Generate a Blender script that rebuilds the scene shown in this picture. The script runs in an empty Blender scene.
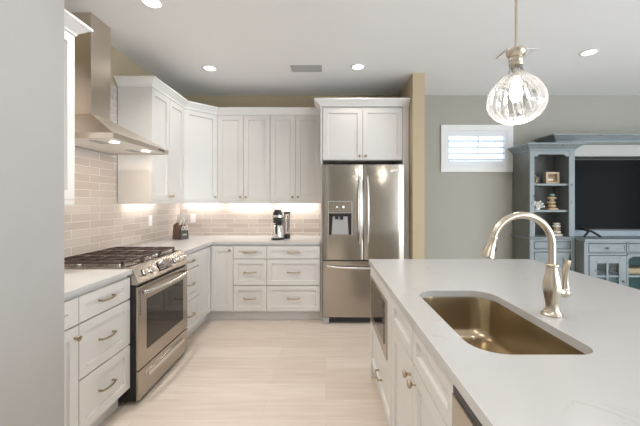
import bpy, bmesh, math, random
from mathutils import Vector, Matrix
random.seed(7)
PI = math.pi
S = bpy.context.scene
COL = S.collection

# ------------------------------------------------------------------ camera, world, daylight, exposure
CAM_H = 1.36
cam_data = bpy.data.cameras.new('camera')
cam_data.sensor_width = 36.0
cam_data.lens = 18.0                       # 320 px focal length on a 640 px frame
cam_data.shift_x = -6.0 / 640.0
cam_data.shift_y = -11.0 / 640.0
cam_data.clip_start = 0.02
cam = bpy.data.objects.new('camera', cam_data)
COL.objects.link(cam)
cam.location = (0, 0, CAM_H)
cam.rotation_euler = (PI / 2, 0, 0)
S.camera = cam

S.view_settings.view_transform = 'Standard'
S.view_settings.look = 'None'
S.view_settings.gamma = 1.0
S.view_settings.use_curve_mapping = False
S.view_settings.exposure = -0.50

world = bpy.data.worlds.new('sky')
S.world = world
world.use_nodes = True
bgn = world.node_tree.nodes['Background']
bgn.inputs[0].default_value = (0.80, 0.90, 1.0, 1)
bgn.inputs[1].default_value = 4.0

def area(name, loc, rot, sx, sy, power, color=(1, 1, 1), shape='RECTANGLE', spread=None):
    l = bpy.data.lights.new(name, 'AREA')
    l.shape = shape
    l.size = sx
    l.size_y = sy
    l.energy = power
    l.color = color
    if spread: l.spread = spread
    o = bpy.data.objects.new(name, l)
    COL.objects.link(o)
    o.location = loc
    o.rotation_euler = rot
    return o

# daylight through the glass doors behind and to the right of the camera
RIGHT_X, REAR_Y = 6.2, -3.6
area('daylight_right', (RIGHT_X + 0.05, -0.6, 1.25), (0, PI / 2, 0), 2.3, 4.2, 185, (0.76, 0.88, 1.0))
area('daylight_rear', (4.7, REAR_Y - 0.05, 1.25), (PI / 2, 0, 0), 2.1, 2.3, 115, (0.95, 0.97, 1.0))
# unseen fill lights added for floor and cabinets; the first continues the downlight grid
for _x, _y, _p in ((.335, 2.2, 2), (-.45, 2.2, 6), (-.45, 1.1, 8), (-.35, -.4, 9), (-.35, -1.7, 40), (2.49, .9, 8)):
    area('unseen_ceiling_fill', (_x, _y, 2.77), (0, 0, 0), .13, .13, _p, (1.0, .96, .91), 'DISK', 2.4)

# ------------------------------------------------------------------ materials
def new_mat(name):
    m = bpy.data.materials.new(name)
    m.use_nodes = True
    return m, m.node_tree.nodes, m.node_tree.links, m.node_tree.nodes['Principled BSDF']

def mat(name, col, rough=0.5, metal=0.0, var=0.04, scale=8.0, bump=0.0, bump_scale=40.0, spec=0.5, stretch=None):
    m, N, L, P = new_mat(name)
    P.inputs['Roughness'].default_value = rough
    P.inputs['Metallic'].default_value = metal
    P.inputs['Specular IOR Level'].default_value = spec
    tc = N.new('ShaderNodeTexCoord')
    mp = N.new('ShaderNodeMapping')
    if stretch: mp.inputs['Scale'].default_value = stretch
    L.new(tc.outputs['Object'], mp.inputs['Vector'])
    nz = N.new('ShaderNodeTexNoise')
    nz.inputs['Scale'].default_value = scale
    nz.inputs['Detail'].default_value = 3
    L.new(mp.outputs[0], nz.inputs['Vector'])
    mx = N.new('ShaderNodeMix'); mx.data_type = 'RGBA'
    mx.inputs[6].default_value = tuple(max(0, c * (1 - var)) for c in col) + (1,)
    mx.inputs[7].default_value = tuple(min(1, c * (1 + var)) for c in col) + (1,)
    L.new(nz.outputs['Fac'], mx.inputs[0])
    L.new(mx.outputs[2], P.inputs['Base Color'])
    if bump:
        nb = N.new('ShaderNodeTexNoise')
        nb.inputs['Scale'].default_value = bump_scale
        L.new(mp.outputs[0], nb.inputs['Vector'])
        b = N.new('ShaderNodeBump')
        b.inputs['Strength'].default_value = bump
        b.inputs['Distance'].default_value = 0.002
        L.new(nb.outputs['Fac'], b.inputs['Height'])
        L.new(b.outputs[0], P.inputs['Normal'])
    return m

def emis(name, col, strength):
    m, N, L, P = new_mat(name)
    P.inputs['Base Color'].default_value = (0.8, 0.8, 0.8, 1)
    P.inputs['Emission Color'].default_value = tuple(col) + (1,)
    P.inputs['Emission Strength'].default_value = strength
    return m

def tile_mat(name, ax):
    """long glossy ceramic tiles in running bond; ax = object axis that runs along the wall"""
    m, N, L, P = new_mat(name)
    tc = N.new('ShaderNodeTexCoord')
    sp = N.new('ShaderNodeSeparateXYZ')
    L.new(tc.outputs['Object'], sp.inputs[0])
    cb = N.new('ShaderNodeCombineXYZ')
    L.new(sp.outputs[ax], cb.inputs[0])
    L.new(sp.outputs[2], cb.inputs[1])
    br = N.new('ShaderNodeTexBrick')
    br.offset = 0.37; br.offset_frequency = 2
    br.inputs['Scale'].default_value = 1.0
    br.inputs['Brick Width'].default_value = 0.305
    br.inputs['Row Height'].default_value = 0.0635
    br.inputs['Mortar Size'].default_value = 0.0028
    br.inputs['Mortar Smooth'].default_value = 0.2
    br.inputs['Color1'].default_value = (0.50, 0.43, 0.375, 1)
    br.inputs['Color2'].default_value = (0.60, 0.535, 0.48, 1)
    br.inputs['Mortar'].default_value = (0.82, 0.78, 0.74, 1)
    L.new(cb.outputs[0], br.inputs['Vector'])
    L.new(br.outputs['Color'], P.inputs['Base Color'])
    P.inputs['Roughness'].default_value = 0.16
    nz = N.new('ShaderNodeTexNoise'); nz.inputs['Scale'].default_value = 9
    L.new(tc.outputs['Object'], nz.inputs['Vector'])
    ad = N.new('ShaderNodeMath'); ad.operation = 'MULTIPLY_ADD'
    ad.inputs[1].default_value = -1.0
    L.new(br.outputs['Fac'], ad.inputs[0])
    ml = N.new('ShaderNodeMath'); ml.operation = 'MULTIPLY'; ml.inputs[1].default_value = 0.6
    L.new(nz.outputs['Fac'], ml.inputs[0])
    L.new(ml.outputs[0], ad.inputs[2])
    b = N.new('ShaderNodeBump'); b.inputs['Strength'].default_value = 0.8; b.inputs['Distance'].default_value = 0.004
    L.new(ad.outputs[0], b.inputs['Height'])
    L.new(b.outputs[0], P.inputs['Normal'])
    return m

def floor_mat():
    m, N, L, P = new_mat('wood_look_floor_tile')
    tc = N.new('ShaderNodeTexCoord')
    br = N.new('ShaderNodeTexBrick')
    br.offset = 0.34
    br.inputs['Scale'].default_value = 1.0
    br.inputs['Brick Width'].default_value = 1.2
    br.inputs['Row Height'].default_value = 0.2
    br.inputs['Mortar Size'].default_value = 0.0018
    br.inputs['Color1'].default_value = (0.65, 0.565, 0.485, 1)
    br.inputs['Color2'].default_value = (0.715, 0.64, 0.565, 1)
    br.inputs['Mortar'].default_value = (0.59, 0.51, 0.43, 1)
    L.new(tc.outputs['Object'], br.inputs['Vector'])
    mp = N.new('ShaderNodeMapping'); mp.inputs['Scale'].default_value = (1.2, 14, 1)
    L.new(tc.outputs['Object'], mp.inputs['Vector'])
    nz = N.new('ShaderNodeTexNoise'); nz.inputs['Scale'].default_value = 2.2; nz.inputs['Detail'].default_value = 5
    L.new(mp.outputs[0], nz.inputs['Vector'])
    cr = N.new('ShaderNodeValToRGB')
    cr.color_ramp.elements[0].position = 0.3; cr.color_ramp.elements[0].color = (0.86, 0.84, 0.82, 1)
    cr.color_ramp.elements[1].position = 0.7; cr.color_ramp.elements[1].color = (1.06, 1.05, 1.04, 1)
    L.new(nz.outputs['Fac'], cr.inputs[0])
    mx = N.new('ShaderNodeMix'); mx.data_type = 'RGBA'; mx.blend_type = 'MULTIPLY'; mx.inputs[0].default_value = 0.75
    L.new(br.outputs['Color'], mx.inputs[6]); L.new(cr.outputs[0], mx.inputs[7])
    L.new(mx.outputs[2], P.inputs['Base Color'])
    P.inputs['Roughness'].default_value = 0.42
    return m

def quartz_mat():
    m, N, L, P = new_mat('white_veined_quartz')
    tc = N.new('ShaderNodeTexCoord')
    n1 = N.new('ShaderNodeTexNoise'); n1.inputs['Scale'].default_value = 3.2; n1.inputs['Detail'].default_value = 8
    n1.inputs['Roughness'].default_value = 0.62; n1.inputs['Distortion'].default_value = 1.2
    L.new(tc.outputs['Object'], n1.inputs['Vector'])
    cr = N.new('ShaderNodeValToRGB')
    e = cr.color_ramp.elements
    e[0].position = 0.485; e[0].color = (0, 0, 0, 1)
    e[1].position = 0.5; e[1].color = (1, 1, 1, 1)
    e2 = cr.color_ramp.elements.new(0.515); e2.color = (0, 0, 0, 1)
    L.new(n1.outputs['Fac'], cr.inputs[0])
    n2 = N.new('ShaderNodeTexNoise'); n2.inputs['Scale'].default_value = 5.0; n2.inputs['Detail'].default_value = 4
    L.new(tc.outputs['Object'], n2.inputs['Vector'])
    c2 = N.new('ShaderNodeValToRGB')
    c2.color_ramp.elements[0].position = 0.52; c2.color_ramp.elements[1].position = 0.72
    L.new(n2.outputs['Fac'], c2.inputs[0])
    mu = N.new('ShaderNodeMath'); mu.operation = 'MULTIPLY'
    L.new(cr.outputs[0], mu.inputs[0]); L.new(c2.outputs[0], mu.inputs[1])
    mu2 = N.new('ShaderNodeMath'); mu2.operation = 'MULTIPLY'; mu2.inputs[1].default_value = 0.55
    L.new(mu.outputs[0], mu2.inputs[0])
    mx = N.new('ShaderNodeMix'); mx.data_type = 'RGBA'
    mx.inputs[6].default_value = (0.57, 0.56, 0.545, 1); mx.inputs[7].default_value = (0.40, 0.385, 0.37, 1)
    L.new(mu2.outputs[0], mx.inputs[0])
    L.new(mx.outputs[2], P.inputs['Base Color'])
    P.inputs['Roughness'].default_value = 0.22
    return m

def steel_mat(name, col, rough=0.28, stretch=(60, 60, 1.5), bump=0.05):
    m = mat(name, col, rough, 1.0, 0.05, 6.0, bump, 8.0, 0.5, stretch)
    return m

def distressed(name, c_paint, c_wear, lo=0.66):
    m, N, L, P = new_mat(name)
    tc = N.new('ShaderNodeTexCoord')
    nz = N.new('ShaderNodeTexNoise'); nz.inputs['Scale'].default_value = 22; nz.inputs['Detail'].default_value = 6
    mp = N.new('ShaderNodeMapping'); mp.inputs['Scale'].default_value = (1, 1, 0.6)
    L.new(tc.outputs['Object'], mp.inputs[0]); L.new(mp.outputs[0], nz.inputs['Vector'])
    cr = N.new('ShaderNodeValToRGB')
    cr.color_ramp.elements[0].position = lo; cr.color_ramp.elements[0].color = (0, 0, 0, 1)
    cr.color_ramp.elements[1].position = lo + 0.04; cr.color_ramp.elements[1].color = (1, 1, 1, 1)
    L.new(nz.outputs['Fac'], cr.inputs[0])
    n2 = N.new('ShaderNodeTexNoise'); n2.inputs['Scale'].default_value = 6
    L.new(tc.outputs['Object'], n2.inputs['Vector'])
    m2 = N.new('ShaderNodeMix'); m2.data_type = 'RGBA'
    m2.inputs[6].default_value = tuple(c * 0.82 for c in c_paint) + (1,)
    m2.inputs[7].default_value = tuple(c * 1.15 for c in c_paint) + (1,)
    L.new(n2.outputs['Fac'], m2.inputs[0])
    mx = N.new('ShaderNodeMix'); mx.data_type = 'RGBA'
    L.new(cr.outputs[0], mx.inputs[0]); L.new(m2.outputs[2], mx.inputs[6])
    mx.inputs[7].default_value = tuple(c_wear) + (1,)
    L.new(mx.outputs[2], P.inputs['Base Color'])
    P.inputs['Roughness'].default_value = 0.5
    return m

def thin_glass(name, tint=(0.96, 0.98, 1.0), body=0.0, rough=0.02, blend=0.45):
    """thin clear glass: straight transmission plus fresnel reflection, rims whitened in place of lit refraction"""
    m = bpy.data.materials.new(name); m.use_nodes = True
    N, L = m.node_tree.nodes, m.node_tree.links
    N.remove(N['Principled BSDF'])
    out = N['Material Output']
    tr = N.new('ShaderNodeBsdfTransparent'); tr.inputs[0].default_value = tuple(tint) + (1,)
    gl = N.new('ShaderNodeBsdfGlossy'); gl.inputs['Roughness'].default_value = rough
    lw = N.new('ShaderNodeLayerWeight'); lw.inputs['Blend'].default_value = blend
    mx = N.new('ShaderNodeMixShader')
    L.new(lw.outputs['Fresnel'], mx.inputs[0]); L.new(tr.outputs[0], mx.inputs[1]); L.new(gl.outputs[0], mx.inputs[2])
    if body:  # white mixed in at grazing angles, imitating light refracted in the glass
        tl = N.new('ShaderNodeBsdfTranslucent'); tl.inputs[0].default_value = (0.95, 0.95, 0.95, 1)
        df = N.new('ShaderNodeBsdfDiffuse'); df.inputs[0].default_value = (0.95, 0.95, 0.95, 1)
        md = N.new('ShaderNodeMixShader'); L.new(tl.outputs[0], md.inputs[1]); L.new(df.outputs[0], md.inputs[2])
        l2 = N.new('ShaderNodeLayerWeight'); l2.inputs['Blend'].default_value = 0.35
        mm = N.new('ShaderNodeMath'); mm.operation = 'MULTIPLY'; mm.inputs[1].default_value = body
        L.new(l2.outputs['Facing'], mm.inputs[0])
        m3 = N.new('ShaderNodeMixShader')
        L.new(mm.outputs[0], m3.inputs[0]); L.new(mx.outputs[0], m3.inputs[1]); L.new(md.outputs[0], m3.inputs[2])
        L.new(m3.outputs[0], out.inputs[0])
    else:
        L.new(mx.outputs[0], out.inputs[0])
    return m

M = {}
M['white'] = mat('white_cabinet_paint', (0.72, 0.70, 0.672), 0.38, var=0.01)
M['trimwhite'] = mat('white_trim_paint', (0.82, 0.815, 0.80), 0.45, var=0.01)
M['ceiling'] = mat('ceiling_paint', (0.87, 0.88, 0.89), 0.9, var=0.01, bump=0.15, bump_scale=90)
M['beige'] = mat('beige_wall_paint', (0.52, 0.43, 0.285), 0.85, var=0.02, bump=0.1, bump_scale=120)
M['sage'] = mat('greige_wall_paint', (0.41, 0.395, 0.345), 0.85, var=0.02, bump=0.1, bump_scale=120)
M['greywall'] = mat('grey_wall_paint', (0.43, 0.415, 0.395), 0.7, var=0.02, bump=0.1, bump_scale=120)
M['floor'] = floor_mat()
M['quartz'] = quartz_mat()
M['tile_left'] = tile_mat('backsplash_tile_left', 1)
M['tile_back'] = tile_mat('backsplash_tile_back', 0)
M['steel'] = steel_mat('brushed_steel', (0.47, 0.43, 0.38), 0.2)
M['steel_h'] = steel_mat('brushed_steel_horizontal', (0.49, 0.44, 0.385), 0.25, (2, 2, 70), 0.015)
M['hoodsteel'] = steel_mat('satin_hood_steel', (0.64, 0.575, 0.50), 0.30, (50, 50, 2), 0.02)
M['sinksteel'] = steel_mat('warm_sink_steel', (0.44, 0.36, 0.25), 0.26, (4, 40, 40), 0.04)
M['chrome'] = mat('polished_steel', (0.76, 0.74, 0.71), 0.22, 1.0, 0.02)
M['nickel'] = mat('brushed_nickel', (0.62, 0.55, 0.455), 0.28, 1.0, 0.03, 30)
M['pull'] = mat('champagne_bronze', (0.44, 0.36, 0.25), 0.3, 1.0, 0.05, 30)
M['pewter'] = mat('dark_pewter', (0.20, 0.19, 0.18), 0.4, 0.8, 0.1)
M['satin'] = mat('satin_knife_steel', (0.86, 0.84, 0.81), 0.4, 0.7, 0.03)
M['black'] = mat('black_enamel', (0.018, 0.016, 0.015), 0.35, var=0.1)
M['iron'] = mat('cast_iron', (0.075, 0.05, 0.04), 0.42, 0.0, 0.15, 40, 0.4, 150)
M['blackglass'] = mat('black_oven_glass', (0.030, 0.022, 0.017), 0.04, var=0.05, spec=0.5)
M['plastic_black'] = mat('black_plastic', (0.025, 0.025, 0.025), 0.4, var=0.1)
M['plastic_grey'] = mat('grey_plastic', (0.42, 0.41, 0.40), 0.4, var=0.05)
M['plastic_white'] = mat('white_plastic', (0.85, 0.83, 0.80), 0.35, var=0.01)
M['screen'] = mat('dark_tv_screen', (0.004, 0.004, 0.004), 0.25, var=0.1, spec=0.03)
M['bluepaint'] = distressed('distressed_blue_grey_paint', (0.225, 0.26, 0.27), (0.05, 0.045, 0.04))
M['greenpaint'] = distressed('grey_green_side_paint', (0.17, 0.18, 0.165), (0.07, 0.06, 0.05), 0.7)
M['inside'] = distressed('grey_shelf_interior', (0.25, 0.26, 0.25), (0.1, 0.08, 0.075), 0.7)
M['teal'] = mat('dark_teal_interior', (0.04, 0.10, 0.09), 0.5, var=0.2)
M['backpanel'] = mat('pale_grey_panel', (0.42, 0.42, 0.395), 0.6, var=0.04)
M['wood'] = mat('walnut_wood', (0.15, 0.085, 0.058), 0.45, var=0.3, scale=3, stretch=(18, 18, 2))
M['slate'] = mat('dark_slate', (0.07, 0.06, 0.055), 0.5, var=0.15)
M['tan'] = mat('pale_tan_wood', (0.52, 0.42, 0.29), 0.6, var=0.12, scale=20)
M['gold'] = mat('gold_metal', (0.70, 0.52, 0.20), 0.3, 1.0, 0.05)
M['coral'] = mat('white_coral', (0.82, 0.79, 0.74), 0.7, var=0.04, bump=0.5, bump_scale=80)
M['stone_tan'] = mat('tan_stone', (0.50, 0.37, 0.22), 0.6, var=0.2, scale=14)
M['stone_green'] = mat('green_stone', (0.15, 0.26, 0.21), 0.5, var=0.2, scale=14)
M['stone_white'] = mat('cream_stone', (0.68, 0.62, 0.53), 0.6, var=0.2, scale=14)
M['book'] = mat('straw_basket_weave', (0.42, 0.33, 0.20), 0.7, var=0.3, scale=60)
M['duskbook'] = mat('dark_plum_cover', (0.07, 0.055, 0.07), 0.6, var=0.2)
M['louver'] = mat('white_shutter_paint', (0.80, 0.82, 0.85), 0.45, var=0.01)
M['pane'] = thin_glass('window_glass', blend=0.2)
M['globe'] = thin_glass('ribbed_clear_glass', (0.97, 0.97, 0.97), 0.12)
M['jar'] = thin_glass('clear_jar_plastic', (0.9, 0.9, 0.93), 0.5, 0.08)
M['can'] = emis('warm_downlight_lens', (1.0, 0.93, 0.84), 9.0)
M['led'] = emis('warm_led_strip', (1.0, 0.86, 0.70), 3.0)
M['bulb'] = emis('warm_bulb', (1.0, 0.93, 0.84), 10.0)
M['icon'] = emis('lit_panel_icon', (1.0, 1.0, 1.0), 1.2)
M['ventgrey'] = mat('grey_vent_metal', (0.42, 0.42, 0.43), 0.6, var=0.04)

# ------------------------------------------------------------------ mesh helpers
def ident(p): return p

class MB:
    """collects shapes; build() links them as one mesh object. f maps local to world coordinates"""
    def __init__(s, f=None):
        s.bm = bmesh.new(); s.f = f or ident
    def v(s, p): return s.bm.verts.new(s.f(tuple(p)))
    def face(s, vs):
        try: return s.bm.faces.new(vs)
        except ValueError: return None
    def box(s, x0, x1, y0, y1, z0, z1, bev=0.0):
        t = bmesh.new()
        g = bmesh.ops.create_cube(t, size=1.0)
        for q in g['verts']:
            q.co = Vector(((x0 + x1) / 2 + q.co.x * (x1 - x0), (y0 + y1) / 2 + q.co.y * (y1 - y0), (z0 + z1) / 2 + q.co.z * (z1 - z0)))
        if bev:
            bmesh.ops.bevel(t, geom=t.edges[:], offset=bev, segments=2, affect='EDGES', profile=0.6)
        mp = {q: s.v(q.co) for q in t.verts}
        for f in t.faces: s.face([mp[q] for q in f.verts])
        t.free(); return s
    def loft(s, rings, cap0=True, cap1=True, closed=True):
        R = [[s.v(p) for p in r] for r in rings]
        n = len(R[0])
        for a, b in zip(R, R[1:]):
            for i in range(n if closed else n - 1):
                j = (i + 1) % n
                s.face([a[i], a[j], b[j], b[i]])
        if cap0: s.face(R[0][::-1])
        if cap1: s.face(R[-1])
        return s
    def lathe(s, prof, c=(0, 0, 0), seg=24, axis=(0, 0, 1), cap0=True, cap1=True):
        az = Vector(axis).normalized()
        ax = az.orthogonal().normalized(); ay = az.cross(ax)
        c = Vector(c); rings = []
        for r, h in prof:
            r = max(r, 1e-4)
            rings.append([c + az * h + (ax * math.cos(2 * PI * k / seg) + ay * math.sin(2 * PI * k / seg)) * r for k in range(seg)])
        return s.loft(rings, cap0, cap1)
    def cyl(s, p0, p1, r0, r1=None, seg=16):
        p0, p1 = Vector(p0), Vector(p1)
        d = p1 - p0
        return s.lathe([(r0, 0), (r0 if r1 is None else r1, d.length)], p0, seg, d)
    def tube(s, pts, rad, seg=10, squash=None):
        pts = [Vector(p) for p in pts]
        n = len(pts)
        rad = rad if isinstance(rad, (list, tuple)) else [rad] * n
        T = [(pts[min(i + 1, n - 1)] - pts[max(i - 1, 0)]).normalized() for i in range(n)]
        u = T[0].orthogonal().normalized(); rings = []
        for i in range(n):
            u = (u - T[i] * u.dot(T[i])).normalized()
            w = T[i].cross(u)
            rings.append([pts[i] + (u * math.cos(2 * PI * k / seg) + w * math.sin(2 * PI * k / seg)) * rad[i] for k in range(seg)])
        return s.loft(rings)
    def prism(s, poly, a, b, place):
        """extrude a polygon; place(p, t) gives the 3-D point of polygon point p at depth t"""
        return s.loft([[place(p, a) for p in poly], [place(p, b) for p in poly]])
    def sphere(s, c, r, sx=1, sy=1, sz=1, seg=16, rings=10):
        c = Vector(c); R = []
        for i in range(1, rings):
            t = PI * i / rings
            R.append([c + Vector((math.cos(2 * PI * k / seg) * math.sin(t) * r * sx, math.sin(2 * PI * k / seg) * math.sin(t) * r * sy, -math.cos(t) * r * sz)) for k in range(seg)])
        return s.loft(R)
    def shaker(s, u0, u1, v0, v1, rail=0.057, t=0.02, d=0.013, n0=0.0):
        """recessed-panel front in local (u, n, v)"""
        def L4(a, b, c, e, n): return [s.v((a, n, c)), s.v((b, n, c)), s.v((b, n, e)), s.v((a, n, e))]
        o0 = L4(u0, u1, v0, v1, n0); o1 = L4(u0, u1, v0, v1, n0 + t)
        i1 = L4(u0 + rail, u1 - rail, v0 + rail, v1 - rail, n0 + t)
        k = 0.0025
        i0 = L4(u0 + rail + k, u1 - rail - k, v0 + rail + k, v1 - rail - k, n0 + t - d)
        for A, B in ((o0, o1), (o1, i1), (i1, i0)):
            for i in range(4):
                j = (i + 1) % 4
                s.face([A[i], A[j], B[j], B[i]])
        s.face(i0); s.face(o0[::-1]); return s
    def build(s, name, m, parent=None, smooth=None):
        if len(s.bm.faces): bmesh.ops.recalc_face_normals(s.bm, faces=s.bm.faces[:])
        me = bpy.data.meshes.new(name)
        org = Vector(ORG.get(parent.name, (0, 0, 0))) if parent else Vector((0, 0, 0))
        for q in s.bm.verts: q.co -= org
        s.bm.to_mesh(me); s.bm.free()
        me.materials.append(m)
        if smooth:
            for p in me.polygons: p.use_smooth = True
            me.set_sharp_from_angle(angle=math.radians(smooth))
        o = bpy.data.objects.new(name, me)
        COL.objects.link(o)
        if parent:
            o.parent = parent
            ORG[o.name] = tuple(org)
        return o

ORG = {}
def thing(name, label, cat, loc, group=None):
    o = bpy.data.objects.new(name, None)
    o.empty_display_size = 0.1
    COL.objects.link(o)
    o.location = loc
    ORG[o.name] = tuple(loc)
    o['label'] = label; o['category'] = cat
    if group: o['group'] = group
    return o
def tag(o, label, cat, group=None):
    o['label'] = label; o['category'] = cat
    if group: o['group'] = group
    return o
def struct(o, label=None):
    o['kind'] = 'structure'
    if label: o['label'] = label
    return o
def copy_tree(o, parent=None):
    c = o.copy(); COL.objects.link(c)
    if parent: c.parent = parent
    for ch in list(o.children): copy_tree(ch, c)
    return c

def F_left(X): return lambda p: (X + p[1], p[0], p[2])       # u runs along +Y, faces +X
def F_back(Y): return lambda p: (p[0], Y - p[1], p[2])       # u runs along +X, faces -Y
def F_isl(X): return lambda p: (X - p[1], p[0], p[2])        # u runs along +Y, faces -X

def pull(f, u, v, n, parent, L=0.115, vertical=False, m='pull', r=0.0055, out=0.03):
    """arched bar pull on two feet"""
    b = MB(f)
    pts, rr = [], []
    for i in range(13):
        t = i / 12.0
        a = (t - 0.5) * L * 1.12
        h = out * (0.72 + 0.28 * math.sin(PI * t)) + n
        pts.append((u, h, v + a) if vertical else (u + a, h, v - 0.004 * math.sin(PI * t)))
        rr.append(r * (0.75 + 0.45 * math.sin(PI * t)))
    b.tube(pts, rr, 8)
    for sg in (-1, 1):
        a = sg * L * 0.5
        p = (u, n, v + a) if vertical else (u + a, n, v)
        q = (u, n + out * 0.80, v + a) if vertical else (u + a, n + out * 0.80, v)
        b.tube([p, q], [r * 1.3, r * 0.9], 8)
    return b.build('pull_handle', M[m], parent, 40)

def knob(f, u, v, n, parent, s=1.0, m='pull'):
    b = MB(f)
    prof = [(0.009, 0), (0.006, 0.004), (0.0055, 0.014), (0.013, 0.019), (0.0155, 0.024), (0.013, 0.030), (0.004, 0.032)]
    rings = []
    for r, h in prof:
        rings.append([(u + math.cos(2 * PI * k / 12) * r * s, n + h * s, v + math.sin(2 * PI * k / 12) * r * s) for k in range(12)])
    b.loft(rings)
    return b.build('knob', M[m], parent, 40)

def door(f, u0, u1, v0, v1, parent, kn=None, rail=0.057, name='door', g=0.002):
    o = MB(f).shaker(u0 + g, u1 - g, v0 + g, v1 - g, rail).build(name, M['white'], parent)
    if kn: knob(f, kn[0], kn[1], 0.02, o)
    return o
def drawer(f, u0, u1, v0, v1, parent, L=0.115, rail=0.05, g=0.002, pv=None):
    o = MB(f).shaker(u0 + g, u1 - g, v0 + g, v1 - g, rail).build('drawer', M['white'], parent)
    if L: pull(f, (u0 + u1) / 2, pv if pv else (v0 + v1) / 2, 0.02 if (v1 - v0) < 0.01 else 0.012, o, L)
    return o

# ------------------------------------------------------------------ room shell
CEIL = 2.78; BACK = 4.27; LEFT = -1.95
struct(MB().box(-3.2, RIGHT_X + .15, REAR_Y - .15, BACK + .15, -0.1, 0).build('floor', M['floor']), 'pale wood-look plank tile floor')
struct(MB().box(-3.2, RIGHT_X + .15, REAR_Y - .15, BACK + .15, CEIL, CEIL + .1).build('ceiling', M['ceiling']), 'off white flat ceiling')
struct(MB().box(LEFT - .13, LEFT, 1.44, BACK, 0.0, CEIL).build('wall_left', M['beige']), 'beige wall behind the range')
struct(MB().box(LEFT - .13, 0.955, BACK, BACK + .13, 0.0, CEIL).build('wall_back', M['beige']), 'beige wall above the back cabinets')
struct(MB().box(-3.2, -1.175, REAR_Y, 1.437, 0.0, CEIL).build('wall_entry', M['greywall']), 'plain grey wall close at the left')
struct(MB().box(0.955, 1.085, 3.52, BACK + .13, 0.0, CEIL).build('wall_side', M['beige']), 'beige wall end beside the refrigerator')
# living room wall with a window opening
WX0, WX1, WZ0, WZ1 = 1.60, 2.42, 1.825, 2.32
w = MB()
w.box(1.085, WX0, BACK, BACK + .13, 0, CEIL); w.box(WX1, RIGHT_X, BACK, BACK + .13, 0, CEIL)
w.box(WX0, WX1, BACK, BACK + .13, 0, WZ0); w.box(WX0, WX1, BACK, BACK + .13, WZ1, CEIL)
struct(w.build('wall_living', M['sage']), 'greige wall of the living room')
w = MB()
w.box(RIGHT_X, RIGHT_X + .13, REAR_Y, -2.8, 0, CEIL); w.box(RIGHT_X, RIGHT_X + .13, 1.6, BACK + .13, 0, CEIL); w.box(RIGHT_X, RIGHT_X + .13, -2.8, 1.6, 2.45, CEIL)
struct(w.build('wall_right', M['sage']))
w = MB()
w.box(-1.175, 3.6, REAR_Y - .13, REAR_Y, 0, CEIL); w.box(5.8, RIGHT_X + .13, REAR_Y - .13, REAR_Y, 0, CEIL); w.box(3.6, 5.8, REAR_Y - .13, REAR_Y, 2.45, CEIL);
struct(w.build('wall_rear', M['sage']))

# window with plantation shutter
wn = bpy.data.objects.new('window_1', None); COL.objects.link(wn); struct(wn, 'small white shuttered window high on the living room wall')
fb = MB()
def ring(b, x0, x1, z0, z1, wd, y0, y1):
    b.box(x0, x1, y0, y1, z1 - wd, z1); b.box(x0, x1, y0, y1, z0, z0 + wd)
    b.box(x0, x0 + wd, y0, y1, z0 + wd, z1 - wd); b.box(x1 - wd, x1, y0, y1, z0 + wd, z1 - wd)
ring(fb, 1.53, 2.487, 1.76, 2.385, 0.072, BACK - .022, BACK - .001)
ring(fb, 1.603, 2.417, 1.828, 2.317, 0.010, BACK - .018, BACK + .11)
struct(fb.build('window_frame', M['trimwhite'], wn))
sb = MB()
sb.box(1.614, 1.636, BACK - .016, BACK + .012, 1.84, 2.305); sb.box(2.381, 2.406, BACK - .016, BACK + .012, 1.84, 2.305)
sb.box(1.636, 2.381, BACK - .016, BACK + .012, 2.236, 2.305); sb.box(1.636, 2.381, BACK - .016, BACK + .012, 1.84, 1.905)
struct(sb.build('shutter_frame', M['louver'], wn))
lb = MB()
for k in range(4):
    zc = 1.925 + k * 0.083
    lb.prism([(-.034, -.011), (.0, -.005), (.034, .003), (.034, .008), (0, .005), (-.034, -.005)], 1.637, 2.380,
             lambda p, t, zc=zc: (t, BACK - p[0] + .004, zc + p[1]))
struct(lb.build('louver', M['louver'], wn))
struct(MB().box(2.000, 2.020, BACK - .047, BACK - .035, 1.98, 2.236).build('tilt_rod', M['louver'], wn))
struct(MB().box(1.615, 2.405, BACK + .085, BACK + .09, 1.84, 2.305).build('pane', M['pane'], wn))

# backsplash tile
tb = MB().box(LEFT, LEFT + .008, 1.44, BACK - .0005, .90, 1.372).box(LEFT, LEFT + .008, 2.068, 2.972, 1.372, 2.43)
struct(tb.build('trim_1', M['tile_left']), 'glossy beige tile behind the range')
struct(MB().box(LEFT + .0085, -0.064, BACK - .008, BACK, .90, 1.372).build('trim_2', M['tile_back']), 'glossy beige tile below the back wall cabinets')

# ------------------------------------------------------------------ base cabinets
BX = LEFT + .012          # back of the left run
CF = -1.32                # carcass front of the left run
FL = F_left(CF)
def base_left(y0, y1, label):
    t = thing('base_cabinet', label, 'cabinet', (-1.6, (y0 + y1) / 2, 0), 'white base cabinets along the walls')
    MB().box(BX, CF, y0, y1, .112, .882).build('carcass', M['white'], t)
    MB().box(BX, CF - .06, y0, y1, 0.001, .111).build('toe_kick', M['white'], t)
    return t
ZS = [(.72, .862), (.42, .714), (.128, .414)]
t = base_left(1.442, 1.682, 'narrow white base cabinet beside the grey wall, with one door and drawer')
drawer(FL, 1.444, 1.682, *ZS[0], t, 0, .066)
door(FL, 1.444, 1.682, .128, .714, t, (1.655, .655))
t = base_left(1.684, 2.124, 'white three-drawer base cabinet on the near side of the range')
for z in ZS: drawer(FL, 1.684, 2.124, *z, t)
t = base_left(2.896, 3.273, 'white three-drawer base cabinet on the far side of the range')
for z in ZS: drawer(FL, 2.896, 3.273, *z, t)
BF = 3.635
FB = F_back(BF)
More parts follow.
